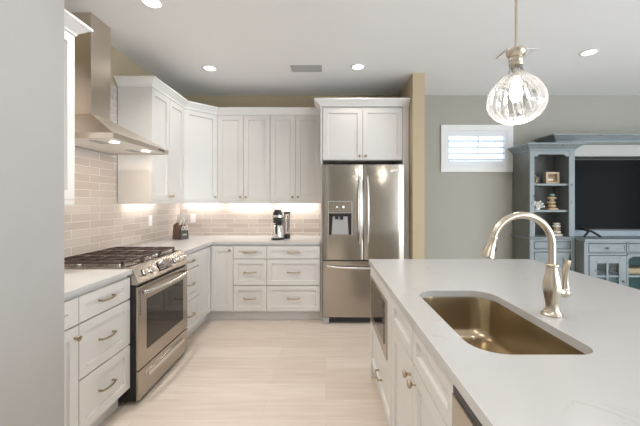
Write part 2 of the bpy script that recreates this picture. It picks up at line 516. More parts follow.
t = thing('corner_base_cabinet', 'white L-shaped corner base cabinet with two tall doors meeting inward', 'cabinet', (-1.5, 3.8, 0), 'white base cabinets along the walls')
Lp = [(BX, 3.275), (CF, 3.275), (CF, BF), (-1.05, BF), (-1.05, BACK - .012), (BX, BACK - .012)]
MB().prism(Lp, .112, .882, lambda p, z: (p[0], p[1], z)).build('carcass', M['white'], t)
Lk = [(BX, 3.275), (CF - .06, 3.275), (CF - .06, BF + .06), (-1.05, BF + .06), (-1.05, BACK - .012), (BX, BACK - .012)]
MB().prism(Lk, .001, .111, lambda p, z: (p[0], p[1], z)).build('toe_kick', M['white'], t)
door(FL, 3.275, 3.612, .128, .862, t, None, .06)
door(FB, -1.298, -1.05, .128, .862, t, (-1.085, .815), .06)
def base_back(x0, x1, label):
    t = thing('base_cabinet', label, 'cabinet', ((x0 + x1) / 2, 3.9, 0), 'white base cabinets along the walls')
    MB().box(x0, x1, BF, BACK - .012, .112, .882).build('carcass', M['white'], t)
    MB().box(x0, x1, BF + .06, BACK - .012, 0.001, .111).build('toe_kick', M['white'], t)
    return t
t = base_back(-1.048, -.670, 'narrower white three-drawer base cabinet in the middle of the back wall')
for z in ZS: drawer(FB, -1.048, -.670, *z, t, .13)
t = base_back(-.668, -.066, 'wider white three-drawer base cabinet next to the refrigerator')
for z in ZS: drawer(FB, -.668, -.066, *z, t, .13)

# worktops
EDGE = -1.285
tag(MB().box(LEFT + .01, EDGE, 1.442, 2.126, .884, .914, .003).build('worktop', M['quartz']), 'short white quartz worktop between grey wall and range', 'worktop')
w = MB(); LP = [(LEFT + .01, 2.894), (EDGE, 2.894), (EDGE, 3.60), (-.066, 3.60), (-.066, BACK - .01), (LEFT + .01, BACK - .01)]
w.prism(LP, .884, .914, lambda p, z: (p[0], p[1], z))
tag(w.build('worktop', M['quartz']), 'L-shaped white quartz worktop carrying the coffee maker and knife block', 'worktop')

# ------------------------------------------------------------------ wall cabinets
UB, UT = 1.375, 2.43
def led(x0, x1, y0, y1, parent, power):
    MB().box(x0, x1, y0, y1, 1.366, 1.3745).build('light_strip', M['led'], parent)
    lx, ly = x1 - x0, y1 - y0
    area('under_cabinet_light', ((x0 + x1) / 2, (y0 + y1) / 2, 1.364), (0, 0, 0), lx, ly, power * .95, (1.0, .945, .905))
def rail_box(b, x0, x1, y0, y1): b.box(x0, x1, y0, y1, 1.343, 1.3745)
UF = -1.64
FU = F_left(UF)
GU = 'white wall cabinets'
t = thing('wall_cabinet', 'white wall cabinet edge beside the grey wall, near side of the hood', 'cabinet', (-1.8, 1.75, UB), GU)
MB().box(BX, UF, 1.442, 2.064, UB, UT).build('carcass', M['white'], t)
door(FU, 1.75, 2.064, UB, UT, t, None); door(FU, 1.442, 1.75, UB, UT, t, None)
b = MB(); rail_box(b, UF - .0, UF + .018, 1.442, 2.064); rail_box(b, BX, UF, 2.048, 2.064); b.build('light_rail', M['white'], t)
led(-1.90, -1.87, 1.5, 2.02, t, 1.5)
t = thing('wall_cabinet', 'white two-door wall cabinet on the far side of the steel hood', 'cabinet', (-1.8, 3.3, UB), GU)
MB().box(BX, UF, 2.976, 3.658, UB, UT).build('carcass', M['white'], t)
door(FU, 2.976, 3.316, UB, UT, t, (3.285, UB + .045)); door(FU, 3.318, 3.658, UB, UT, t, (3.349, UB + .045))
b = MB(); rail_box(b, UF, UF + .018, 2.976, 3.655); rail_box(b, BX, UF, 2.976, 2.992); b.build('light_rail', M['white'], t)
led(-1.90, -1.87, 3.06, 3.6, t, 1.8)
# diagonal corner
UBF = 3.96
P1, P2 = Vector((UF, 3.66)), Vector((-1.345, UBF))
t = thing('corner_wall_cabinet', 'white diagonal corner wall cabinet with a single door', 'cabinet', (-1.75, 4.0, UB), GU)
MB().prism([(BX, BACK - .012), (BX, 3.66), tuple(P1), tuple(P2), (-1.345, BACK - .012)], UB, UT, lambda p, z: (p[0], p[1], z)).build('carcass', M['white'], t)
dd = (P2 - P1); dl = dd.length; dd.normalize(); dn = Vector((dd.y, -dd.x))
FD = lambda p: (P1.x + dd.x * p[0] + dn.x * p[1], P1.y + dd.y * p[0] + dn.y * p[1], p[2])
door(FD, 0.008, dl - .008, UB, UT, t, (dl - .045, UB + .045))
b = MB(FD); b.box(0.008, dl - .008, 0, .016, 1.343, 1.3745); b.build('light_rail', M['white'], t)
led(-1.88, -1.40, 4.19, 4.22, t, 2.4)
FUB = F_back(UBF)
for (x0, xm, x1, lab) in ((-1.343, -1.017, -.690, 'white two-door wall cabinet next to the diagonal corner cabinet'), (-.688, -.377, -.066, 'white two-door wall cabinet above the coffee maker')):
    t = thing('wall_cabinet', lab, 'cabinet', ((x0 + x1) / 2, 4.1, UB), GU)
    MB().box(x0, x1, UBF, BACK - .012, UB, UT).build('carcass', M['white'], t)
    door(FUB, x0 + (.006 if x0 < -1 else 0), xm, UB, UT, t, (xm - .035, UB + .045)); door(FUB, xm, x1, UB, UT, t, (xm + .035, UB + .045))
    b = MB(); rail_box(b, x0 + .01, x1, UBF - .018, UBF); b.build('light_rail', M['white'], t)
    led(x0 + .06, x1 - .06, 4.19, 4.22, t, 3.6)

def crown(path, z0, h, out):
    prof = [(-.012, z0), (.006, z0), (.010, z0 + .2 * h), (out * .35, z0 + .36 * h), (out * .8, z0 + .72 * h), (out, z0 + .80 * h), (out, z0 + h), (-.012, z0 + h)]
    b = MB(); P = [Vector(p) for p in path]; rings = []
    for i, p in enumerate(P):
        ns = []
        if i > 0: d = (P[i] - P[i - 1]).normalized(); ns.append(Vector((d.y, -d.x)))
        if i < len(P) - 1: d = (P[i + 1] - P[i]).normalized(); ns.append(Vector((d.y, -d.x)))
        n = ns[0] if len(ns) == 1 else (ns[0] + ns[1]) / (1 + ns[0].dot(ns[1]))
        rings.append([(p.x + n.x * o, p.y + n.y * o, z) for o, z in prof])
    return b.loft(rings)
CZ = UT + .001
b = crown([(UF + .02, 1.442), (UF + .02, 2.066), (BX, 2.066)], CZ, .078, .068)
b.f = ident
tag(b.build('crown_moulding', M['trimwhite']), 'short white crown moulding beside the hood chimney, near side', 'moulding', 'white crown mouldings')
tag(crown([(BX, 2.974), (UF + .02, 2.974), (UF + .02, 3.652), (P2.x + .007, UBF - .02), (-.067, UBF - .02)], CZ, .078, .06).build('crown_moulding', M['trimwhite']), 'long white crown moulding bending around the corner wall cabinets', 'moulding', 'white crown mouldings')

# refrigerator surround
FY = 3.68
tag(MB().box(-.0625, -.0405, FY - .02, BACK - .002, .001, 2.45).build('end_panel', M['white']), 'slim white end panel left of the refrigerator', 'panel', 'panels flanking the refrigerator')
tag(MB().box(.880, .948, FY - .02, BACK - .002, .001, 2.45).build('end_panel', M['white']), 'white end panel between refrigerator and beige wall', 'panel', 'panels flanking the refrigerator')
FR = F_back(FY)
t = thing('wall_cabinet', 'white two-door cabinet above the refrigerator', 'cabinet', (.42, 3.95, 1.84), GU)
MB().box(-.038, .878, FY, BACK - .012, 1.84, 2.45).build('carcass', M['white'], t)
door(FR, -.036, .420, 1.843, 2.438, t, (.385, 1.885)); door(FR, .420, .876, 1.843, 2.438, t, (.455, 1.885))
tag(crown([(-.064, 3.86), (-.064, FY - .022), (.949, FY - .022)], 2.4515, .078, .07).build('crown_moulding', M['trimwhite']), 'white crown moulding over the refrigerator cabinet', 'moulding', 'white crown mouldings')

# ------------------------------------------------------------------ range hood
HY0, HY1, HX = 2.125, 2.872, -1.412
HB = LEFT + .0095
t = thing('range_hood', 'stainless steel chimney range hood above the gas range', 'range hood', (-1.7, 2.5, 1.79))
b = MB()
lo = [(HB, HY0, 1.785), (HX, HY0, 1.785), (HX, HY1, 1.785), (HB, HY1, 1.785)]
md = [(p[0], p[1], 1.822) for p in lo]
rings = [md]
for k in range(1, 9):
    s = k / 8.0
    e = s
    zz = 1.822 + (2.02 - 1.822) * s
    y0 = HY0 + (2.395 - HY0) * e; y1 = HY1 + (2.61 - HY1) * e; xx = HX + (-1.755 - HX) * e
    rings.append([(HB, y0, zz), (xx, y0, zz), (xx, y1, zz), (HB, y1, zz)])
b.loft([lo] + rings, cap0=False)
canopy = b.build('canopy', M['hoodsteel'], t, 30)
MB().box(HB, -1.758, 2.395, 2.612, 2.02, CEIL - .002, .002).build('chimney', M['hoodsteel'], t)
MB().box(HB + .01, HX - .004, HY0 + .004, HY1 - .004, 1.792, 1.797).build('underside_panel', M['plastic_white'], t)
for yy in (2.30, 2.70):
    MB().lathe([(.03, 0), (.03, .006)], (-1.52, yy, 1.787), 20).build('hood_lamp', M['can'], t)
    area('hood_light', (-1.52, yy, 1.782), (0, 0, 0), .05, .05, 2.2, (1, .82, .62), 'DISK')
    MB().box(-1.66, -1.60, yy - .06, yy + .06, 1.788, 1.792).build('filter_latch', M['plastic_grey'], t)
b = MB()
for k in range(4): b.box(HX, HX + .003, 2.70 + k * .025, 2.714 + k * .025, 1.797, 1.809)
b.build('control_buttons', M['plastic_black'], t)

# ------------------------------------------------------------------ gas range
RY0, RY1 = 2.131, 2.889
t = thing('gas_range', 'stainless steel slide-in gas range with black grates and oven', 'range', (-1.6, 2.51, 0))
MB().box(LEFT + .012, -1.269, RY0, RY1, .03, .805).build('body', M['black'], t)
for xx in (-1.88, -1.36):
    for yy in (RY0 + .05, RY1 - .05):
        MB().cyl((xx, yy, .001), (xx, yy, .03), .016).build('foot', M['plastic_black'], t)
MB().box(LEFT + .012, -1.33, RY0 - .001, RY1 + .001, .9155, .924, .002).build('cooktop', M['steel_h'], t)
b = MB()
pp = [(-1.345, .924), (-1.303, .924), (-1.293, .918), (-1.247, .818), (-1.251, .806), (-1.345, .806)]
b.prism(pp, RY0, RY1, lambda p, y: (p[0], y, p[1]))
cp = b.build('control_panel', M['steel_h'], t)
fc, fn = Vector((-1.270, 0, .868)), Vector((.909, 0, .418)).normalized()
fv = Vector((-fn.z, 0, fn.x))
for yy in (2.235, 2.325, 2.685, 2.765, 2.845):
    kb = MB().lathe([(.024, 0), (.024, .006), (.019, .010), (.017, .030), (.014, .034)], (fc.x, yy, fc.z), 16, fn)
    c2 = fc + fn * .034
    k_ = kb.build('control_knob', M['chrome'], cp, 40)
    MB().lathe([(.027, 0), (.027, .003)], (fc.x, yy, fc.z), 16, fn).build('knob_skirt', M['plastic_black'], cp)
b = MB(lambda p: tuple(fc + fv * p[2] + fn * p[1] + Vector((0, p[0], 0))))
b.box(2.415, 2.615, -.001, .003, -.038, .038).build('display', M['blackglass'], cp)
b = MB(lambda p: tuple(fc + fv * p[2] + fn * p[1] + Vector((0, p[0], 0))))
for r in range(3):
    for c in range(6): b.box(2.43 + c * .016, 2.438 + c * .016, .003, .0036, -.026 + r * .018, -.018 + r * .018)
b.build('touch_buttons', M['plastic_grey'], cp)
# oven door
MB().box(LEFT + .012, -1.346, RY0, RY1, .8055, .915).build('burner_box', M['black'], t)
od = MB().box(-1.2685, -1.251, RY0 + .002, RY1 - .002, .232, .79, .003).build('oven_door', M['steel_h'], t)
MB().box(-1.252, -1.2495, 2.235, 2.80, .335, .685, .001).build('oven_window', M['blackglass'], od)
b = MB()
for k in range(9): b.box(-1.252, -1.2502, RY0 + .02, RY0 + .03, .60 + k * .018, .61 + k * .018)
b.build('side_vent', M['plastic_black'], od)
b = MB(); pts = []; 
for i in range(15):
    q = i / 14; pts.append((-1.237 + .048 * math.sin(PI * q) ** .5, RY0 + .03 + q * (RY1 - RY0 - .06), .748))
b.tube(pts, .013, 10); b.build('handle', M['chrome'], od, 40)
b = MB()
for k in range(2): b.box(-1.285, -1.249, RY0 + .05, RY1 - .05, .797 + k * .005, .799 + k * .005)
b.build('door_gap_vent', M['plastic_black'], t)
wd = MB().box(-1.2685, -1.249, RY0 + .002, RY1 - .002, .034, .225, .003).build('storage_drawer', M['steel_h'], t)
MB().prism([(-1.250, .172), (-1.235, .176), (-1.232, .150), (-1.238, .146), (-1.250, .155)], RY0 + .10, RY1 - .10, lambda p, y: (p[0], y, p[1])).build('drawer_pull', M['chrome'], wd)
# burners and grates
GX0, GX1 = -1.885, -1.362
for (xx, yy, r) in ((-1.76, 2.27, .045), (-1.48, 2.27, .055), (-1.62, 2.51, .06), (-1.76, 2.75, .045), (-1.48, 2.75, .055)):
    bb = MB().lathe([(r * 1.2, 0), (r * 1.2, .008), (r, .012), (r, .016)], (xx, yy, .924), 20).build('burner', M['chrome'], t, 40)
    MB().lathe([(r * .85, 0), (r * .85, .006), (r * .7, .009)], (xx, yy, .9405), 20).build('burner_cap', M['iron'], bb, 40)
for k in range(3):
    y0 = RY0 + .012 + k * .2455; y1 = y0 + .2425
    b = MB(); h0, h1 = .944, .959; wbar = .011
    for xx in (GX0, (GX0 + GX1) / 2 - wbar / 2, GX1 - wbar): b.box(xx, xx + wbar, y0, y1, h0, h1, .002)
    for yy in (y0, y1 - wbar): b.box(GX0, GX1, yy, yy + wbar, h0, h1, .002)
    b.box(GX0, GX1, (y0 + y1) / 2 - .0045, (y0 + y1) / 2 + .0045, h0 + .002, h1 + .002)
    for xx in (-1.755, -1.49):
        b.box(xx - .0045, xx + .0045, y0, y1, h0 + .002, h1 + .002)
    for xx in (GX0 + .007, GX1 - .007):
        for yy in (y0 + .007, y1 - .007): b.box(xx - .007, xx + .007, yy - .007, yy + .007, .9245, h0)
    b.build('grate', M['iron'], t)

# ------------------------------------------------------------------ refrigerator
DY = 3.55
t = thing('refrigerator', 'stainless steel french-door refrigerator with water dispenser', 'refrigerator', (.416, 3.9, 0))
MB().box(-.034, .866, 3.62, BACK - .03, .03, 1.765).build('body', M['plastic_grey'], t)
def fdoor(x0, x1, z0, z1, bow=.014):
    b = MB(); pts = []
    n = 14
    for i in range(n + 1):
        q = i / n; e = abs(2 * q - 1)
        pts.append((x0 + (x1 - x0) * q, DY + bow * e * e + (.008 * max(0, (e - .93) / .07) ** 2)))
    pts += [(x1, 3.618), (x0, 3.618)]
    return b.prism(pts, z0, z1, lambda p, z: (p[0], p[1], z))
ld = fdoor(-.034, .413, .717, 1.776).build('fridge_door', M['steel'], t, 25)
rd = fdoor(.421, .866, .717, 1.776, .008).build('fridge_door', M['steel'], t, 25)
fd = fdoor(-.034, .866, .080, .702, .012).build('freezer_drawer', M['steel'], t, 25)
for d_, xx in ((ld, .376), (rd, .462)):
    b = MB(); pts = [];
    for i in range(17):
        q = i / 16; pts.append((xx, DY + .004 - .058 * math.sin(PI * q) ** .45, .90 + q * .745))
    b.tube(pts, .0125, 10); b.build('handle', M['chrome'], d_, 40)
b = MB(); pts = []
for i in range(21):
    q = i / 20; pts.append((.01 + q * .81, DY + .008 - .06 * math.sin(PI * q) ** .45, .645 - .012 * math.sin(PI * q)))
b.tube(pts, .014, 10); b.build('handle', M['chrome'], fd, 40)
MB().box(.0, .86, 3.60, 3.64, .012, .076).build('toe_grille', M['plastic_black'], t)
for xx in (.0, .83): MB().box(xx - .034, xx + .034, 3.565, 3.62, .002, .07, .004).build('foot', M['plastic_grey'], t)
for xx in (.0, .83): MB().box(xx - .03, xx + .03, 3.585, 3.68, 1.7765, 1.79, .003).build('hinge_cover', M['plastic_black'], t)
b = MB(); b.box(.022, .292, DY - .006, DY + .008, .985, 1.37, .003)
ds = b.build('dispenser', M['plastic_grey'], ld)
MB().box(.030, .284, DY - .0085, DY - .0055, 1.245, 1.363, .001).build('dispenser_panel', M['steel_h'], ds)
MB().box(.032, .282, DY - .008, DY - .006, .995, 1.235).build('dispenser_recess', M['black'], ds)
b = MB(); b.prism([(.062, 1.0), (.250, 1.0), (.238, 1.20), (.075, 1.20)], DY - .0115, DY - .0082, lambda p, y: (p[0], y, p[1])); b.build('paddle', M['plastic_grey'], ds)
b = MB(); b.box(.09, .215, DY - .022, DY - .012, 1.205, 1.232); b.box(.10, .135, DY - .022, DY - .012, 1.17, 1.21); b.box(.155, .19, DY - .022, DY - .012, 1.165, 1.21); b.build('spout', M['plastic_black'], ds)
MB().box(.028, .286, DY - .03, DY - .006, .985, .998, .002).build('drip_tray', M['steel_h'], ds)
b = MB(); b.lathe([(.008, 0), (.008, .001)], (.122, DY - .0085, 1.305), 12, (0, -1, 0)); b.lathe([(.012, 0), (.012, .001)], (.192, DY - .0085, 1.305), 12, (0, -1, 0)); b.build('panel_icons', M['icon'], ds)
b = MB(); b.box(.72, .815, DY - .004, DY + .004, 1.697, 1.722, .001); b.build('badge', M['chrome'], rd)

# ------------------------------------------------------------------ island
IX = .366                 # carcass front (faces the range)
FI = F_isl(IX)
t = thing('island_cabinet', 'white island cabinet at the far end, holding the built-in microwave', 'cabinet', (.66, 2.08, 0), 'white island units')
b = MB()
b.box(IX, .96, 1.690, 1.708, .112, .882); b.box(IX, .96, 2.452, 2.47, .112, .882)
b.box(IX, .96, 1.708, 2.452, .112, .13); b.box(IX, .96, 1.708, 2.452, .862, .882); b.box(IX, .96, 1.708, 2.452, .448, .466)
b.box(.942, .96, 1.708, 2.452, .13, .862)
b.build('carcass', M['white'], t)
b = MB(FI); b.box(1.692, 1.80, 0, .02, .455, .872); b.box(2.425, 2.468, 0, .02, .455, .872); b.box(1.80, 2.425, 0, .02, .80, .872)
b.build('face_frame', M['white'], t)
drawer(FI, 1.692, 2.468, .128, .45, t, .12, pv=.235)
MB().box(IX + .05, .96, 1.69, 2.47, .001, .111).build('toe_kick', M['white'], t)
m_ = thing('microwave', 'built-in stainless microwave drawer with dark glass in the island', 'microwave', (.6, 2.11, .47))
MB().box(IX + .002, .80, 1.815, 2.41, .468, .79).build('body', M['plastic_grey'], m_)
fr = MB(FI); fr.box(1.802, 2.423, .0, .028, .468, .798, .003)
ff = fr.build('front_frame', M['steel_h'], m_)
MB(FI).box(1.86, 2.385, .0275, .031, .535, .725, .001).build('glass', M['blackglass'], ff)
MB(FI).box(1.86, 2.385, .0275, .031, .735, .785, .001).build('control_strip', M['blackglass'], ff)
t = thing('sink_cabinet', 'white sink cabinet in the island with two knobbed doors', 'cabinet', (.66, 1.27, 0), 'white island units')
b = MB()
b.box(IX, .96, .862, .880, .112, .882); b.box(IX, .96, 1.670, 1.688, .112, .882); b.box(IX, .96, .88, 1.67, .112, .13)
b.box(.942, .96, .88, 1.67, .13, .882); b.box(IX, IX + .018, .88, 1.67, .70, .882)
b.build('carcass', M['white'], t)
MB().box(IX + .05, .96, .862, 1.688, .001, .111).build('toe_kick', M['white'], t)
for (a, c, ku) in ((.864, 1.274, 1.238), (1.276, 1.686, 1.312)):
    MB(FI).shaker(a + .002, c - .002, .722, .868, .045).build('false_front', M['white'], t)
    door(FI, a, c, .128, .716, t, (ku, .655))
dw = thing('dishwasher', 'stainless dishwasher under the near end of the island worktop', 'dishwasher', (.66, .55, 0))
MB().box(IX, .94, .262, .856, .10, .872).build('body', M['plastic_grey'], dw)
dd_ = MB(FI).box(.262, .856, .001, .030, .115, .852, .004).build('door', M['steel'], dw)
MB(FI).box(.262, .856, -.02, .026, .853, .872).build('control_strip', M['black'], dw)
b = MB(FI); pts = []
for i in range(13):
    q = i / 12; pts.append((.30 + q * .50, .028 + .05 * math.sin(PI * q) ** .45, .785))
b.tube(pts, .012, 10); b.build('handle', M['chrome'], dd_, 40)
MB().box(IX + .05, .94, .262, .856, .001, .098).build('toe_kick', M['black'], dw)
tag(MB().box(IX - .02, .96, .232, .258, .001, .882).build('end_panel', M['white']), 'white panel closing the near end of the island', 'panel')
tag(MB().box(.964, 1.30, .232, 2.47, .001, .882).build('back_panel', M['white']), 'white seating-side panel of the island', 'panel')
tag(MB().box(IX - .02, 1.30, 2.4715, 2.4855, .001, .882).build('end_panel', M['white']), 'white panel closing the far end of the island', 'panel')

SX0, SX1, SY0, SY1 = .445, .812, .935, 1.61
def rrect(x0, x1, y0, y1, r, n=10, rn=1.0):
    P = []
    q = r * rn
    for (cx, cy, a0, r) in ((x1 - r, y1 - r, 0, r), (x0 + r, y1 - r, PI / 2, r), (x0 + r, y0 + r, PI, r), (x1 - q, y0 + q, 1.5 * PI, q)):
        for k in range(n + 1):
            a = a0 + PI / 2 * k / n
            P.append((cx + r * math.cos(a), cy + r * math.sin(a)))
    return P
def slab_with_hole(outer, inner, z0, z1):
    b = MB(); bm = b.bm
    R = {}
    for z in (z0, z1):
        es = []
        for nm, lp in (('o', outer), ('i', inner)):
            vs = [bm.verts.new((p[0], p[1], z)) for p in lp]
            R[nm, z] = vs
            es += [bm.edges.new((vs[i], vs[(i + 1) % len(vs)])) for i in range(len(vs))]
        bmesh.ops.triangle_fill(bm, use_beauty=True, use_dissolve=False, edges=es)
    for nm in 'oi':
        A, B = R[nm, z0], R[nm, z1]
        for i in range(len(A)):
            j = (i + 1) % len(A)
            b.face([A[i], A[j], B[j], B[i]])
    return b
outer = rrect(.333, 1.594, .15, 2.50, .012, 3)
inner = rrect(SX0, SX1, SY0, SY1, .10, 10, .6)
tag(slab_with_hole(outer, inner, .884, .914).build('worktop', M['quartz']), 'large white veined quartz island worktop with sink cut-out', 'worktop')
# sink
t = thing('sink', 'single bowl undermount stainless sink in the island', 'sink', (.62, 1.27, .70))
def rr3(e, z, r): return [(p[0], p[1], z) for p in rrect(SX0 - e, SX1 + e, SY0 - e, SY1 + e, r, 10, .6)]
ZT = .8825
rings = [rr3(.03, ZT - .002, .13), rr3(.03, ZT, .13), rr3(.004, ZT, .104), rr3(.002, ZT - .01, .102), rr3(-.006, ZT - .15, .095), rr3(-.014, ZT - .175, .09), rr3(-.035, ZT - .192, .075), rr3(-.07, ZT - .198, .05)]
back = [rr3(-.06, ZT - .201, .05), rr3(-.03, ZT - .195, .08), rr3(-.010, ZT - .176, .092), rr3(-.003, ZT - .15, .098), rr3(.005, ZT - .012, .104)]
b = MB(); b.loft(rings, cap0=False, cap1=True); b.build('bowl', M['sinksteel'], t, 40)
MB().lathe([(.045, 0), (.045, .003), (.032, .004), (.028, .001)], (.62, 1.30, ZT - .198), 24).build('drain', M['chrome'], t, 30)

# faucet : everything in the plane Y = FYF
FYF, FXF = 1.263, .892
t = thing('faucet', 'brushed nickel pull-down faucet arching over the island sink', 'faucet', (FXF, FYF, .914))
def fp(px, py): return ((px - 326) / 253.4, FYF, CAM_H - (py - 202) / 253.4)
MB().lathe([(.037, 0), (.037, .006), (.033, .010), (.030, .018)], (FXF, FYF, .9145), 28).build('base_flange', M['nickel'], t, 40)
MB().lathe([(.027, .0), (.023, .012), (.025, .035), (.031, .07), (.0325, .092), (.030, .115), (.024, .14), (.0195, .163), (.0195, .172)], (FXF, FYF, .932), 28).build('body', M['nickel'], t, 60)
MB().lathe([(.0215, 0), (.0235, .003), (.0235, .009), (.0215, .012)], (FXF, FYF, 1.104), 24).build('collar', M['nickel'], t, 40)
pts = [(FXF, FYF, 1.116), (FXF, FYF, 1.16)]
zc = 1.19; R_ = .118
for i in range(25):
    a = i / 24 * math.radians(163)
    pts.append((FXF - R_ + R_ * math.cos(a), FYF, zc + R_ * math.sin(a)))
MB().tube(pts, .0138, 16).build('neck', M['nickel'], t, 60)
e = Vector(pts[-1]); a = math.radians(163)
td = Vector((-math.sin(a), 0, math.cos(a))).normalized()
sh = MB().lathe([(.0165, 0), (.018, .006), (.016, .012), (.0175, .03), (.021, .055), (.026, .078), (.0265, .084), (.022, .086)], e, 24, td).build('spray_head', M['nickel'], t, 60)
tn = Vector((-td.z, 0, td.x)); tn = tn if tn.x > 0 else -tn
MB().sphere(e + td * .045 + tn * .020, .010, .6, .6, 1.3, 10, 8).build('spray_button', M['plastic_black'], sh, 60)
hb = MB(); hb.tube([(FXF + .022, FYF, 1.005), (FXF + .052, FYF, 1.003)], [.021, .017], 16); hb.sphere((FXF + .048, FYF, 1.003), .021)
hh = hb.build('handle_hub', M['nickel'], t, 60)
b = MB(); rings = []
for (dx, z, wx, wy) in ((.054, .995, .016, .016), (.062, 1.02, .013, .014), (.060, 1.05, .008, .013), (.060, 1.085, .006, .016), (.066, 1.112, .006, .019), (.074, 1.13, .004, .013)):
    rings.append([(FXF - .008 + dx + math.cos(2 * PI * k / 12) * wx, FYF + math.sin(2 * PI * k / 12) * wy, z + math.cos(2 * PI * k / 12) * wx * -.2) for k in range(12)])
b.loft(rings).build('lever', M['nickel'], hh, 60)

# ------------------------------------------------------------------ pendant, downlights, vents
PX, PY = .950, 1.60
t = thing('pendant_light', 'ribbed clear glass pendant lamp hanging over the island', 'pendant lamp', (PX, PY, 1.74))
MB().lathe([(.06, 0), (.06, .015), (.055, .02)], (PX, PY, CEIL - .0215), 24).build('ceiling_canopy', M['nickel'], t, 40)
MB().cyl((PX, PY, 2.12), (PX, PY, CEIL - .021), .0062, None, 10).build('rod', M['nickel'], t, 60)
MB().lathe([(.030, 0), (.034, .008), (.030, .016), (.033, .024), (.033, .034), (.028, .042), (.040, .052), (.046, .064), (.044, .080), (.030, .088), (.010, .092)], (PX, PY, 2.040), 24).build('socket_cap', M['nickel'], t, 40)
prof = [(.030, 2.048), (.031, 2.034), (.042, 2.006), (.074, 1.978), (.104, 1.957), (.125, 1.934), (.147, 1.897), (.153, 1.860), (.150, 1.835), (.137, 1.810), (.114, 1.786), (.082, 1.766), (.042, 1.754), (.004, 1.751)]
# resample smoothly
def cat(P, n=5):
    out = []
    for i in range(len(P) - 1):
        p0, p1, p2, p3 = P[max(i - 1, 0)], P[i], P[i + 1], P[min(i + 2, len(P) - 1)]
        for k in range(n):
            s = k / n
            out.append(tuple(.5 * (2 * p1[j] + (p2[j] - p0[j]) * s + (2 * p0[j] - 5 * p1[j] + 4 * p2[j] - p3[j]) * s * s + (3 * p1[j] - p0[j] - 3 * p2[j] + p3[j]) * s ** 3) for j in (0, 1)))
    out.append(P[-1]); return out
b = MB(); rings = []; NS = 144
PR = [(r * .86, z) for r, z in cat(prof, 4)]
for i, (r, z) in enumerate(PR):
    q = i / (len(PR) - 1)
    rings.append([(PX + max(r, .002) * (1 - .035 * min(1, r / .06) * abs(math.sin(9 * (2 * PI * k / NS + .5 * q)))**.6) * math.cos(2 * PI * k / NS),
                   PY + max(r, .002) * (1 - .035 * min(1, r / .06) * abs(math.sin(9 * (2 * PI * k / NS + .5 * q)))**.6) * math.sin(2 * PI * k / NS), z) for k in range(NS)])
b.loft(rings, cap0=False, cap1=True)
gl = b.build('glass_shade', M['globe'], t, 80)
# raised glass ribs down the shade
b = MB()
for k in range(18):
    pts = []
    for i in range(2, len(PR), 2):
        q = i / (len(PR) - 1); r, z = PR[i]; r = max(r, .006)
        a = 2 * PI * k / 18 - .5 * q
        pts.append((PX + r * 1.005 * math.cos(a), PY + r * 1.005 * math.sin(a), z))
    b.tube(pts, .0022, 6)
b.build('glass_ribs', thin_glass('ribbed_glass_edge', (.95, .95, .95), .55), gl, 60)
bb = MB(); bb.lathe([(.010, 0), (.014, -.02), (.024, -.05), (.030, -.08), (.026, -.105), (.012, -.12), (.002, -.123)], (PX, PY, 1.985), 16)
bb.build('bulb', M['bulb'], t, 60)
MB().cyl((PX, PY, 1.985), (PX, PY, 2.028), .014).build('bulb_holder', M['nickel'], t, 40)
pl = bpy.data.lights.new('pendant_light_source', 'POINT'); pl.energy = 6; pl.color = (1, .93, .85); pl.shadow_soft_size = .03
plo = bpy.data.objects.new('pendant_light_source', pl); COL.objects.link(plo); plo.location = (PX, PY, 1.845)

def downlight(x, y, label, power=4):
    t = thing('recessed_light', label, 'ceiling light', (x, y, CEIL), 'recessed downlights')
    b = MB().lathe([(.076, -.001), (.076, -.006), (.061, -.009), (.057, -.004), (.057, -.001)], (x, y, CEIL), 28)
    b.build('trim_ring', M['trimwhite'], t, 40)
    MB().lathe([(.0565, -.0012), (.0565, -.004)], (x, y, CEIL), 28).build('lens', M['can'], t)
    area('recessed_light_source', (x, y, CEIL - .012), (0, 0, 0), .12, .12, power, (1, .95, .89), 'DISK', 2.2)
downlight(-1.23, 3.39, 'round recessed ceiling light above the corner wall cabinets')
downlight(.335, 3.354, 'round recessed ceiling light in front of the refrigerator', 2.5)
downlight(2.49, 3.03, 'round recessed ceiling light in front of the entertainment hutch', 6)
downlight(-1.235, 2.27, 'round recessed ceiling light at the top edge, nearest the hood', 14)

def vent(x0, x1, y0, y1, label, m1, n, m2='plastic_grey'):
    t = thing('ceiling_vent', label, 'vent', ((x0 + x1) / 2, (y0 + y1) / 2, CEIL))
    b = MB(); w_ = .016
    b.box(x0, x1, y0, y0 + w_, CEIL - .010, CEIL - .001); b.box(x0, x1, y1 - w_, y1, CEIL - .010, CEIL - .001)
    b.box(x0, x0 + w_, y0 + w_, y1 - w_, CEIL - .010, CEIL - .001); b.box(x1 - w_, x1, y0 + w_, y1 - w_, CEIL - .010, CEIL - .001)
    b.build('frame', M[m1], t)
    b = MB()
    for k in range(n):
        yy = y0 + w_ + (k + .5) * (y1 - y0 - 2 * w_) / n
        b.prism([(-.008, -.002), (.006, -.010), (.007, -.009), (-.007, -.001)], x0 + w_, x1 - w_, lambda p, xx, yy=yy: (xx, yy + p[0], CEIL + p[1]))
    b.build('louvers', M[m1], t)
    MB().box(x0 + w_, x1 - w_, y0 + w_, y1 - w_, CEIL - .0012, CEIL - .0004).build('backing', M[m2], t)
vent(-.37, -.045, 3.32, 3.47, 'grey rectangular ceiling vent between two downlights', 'ventgrey', 7)
vent(1.68, 1.945, 2.95, 3.16, 'white ceiling vent partly hidden behind the pendant cap', 'trimwhite', 9, 'plastic_white')

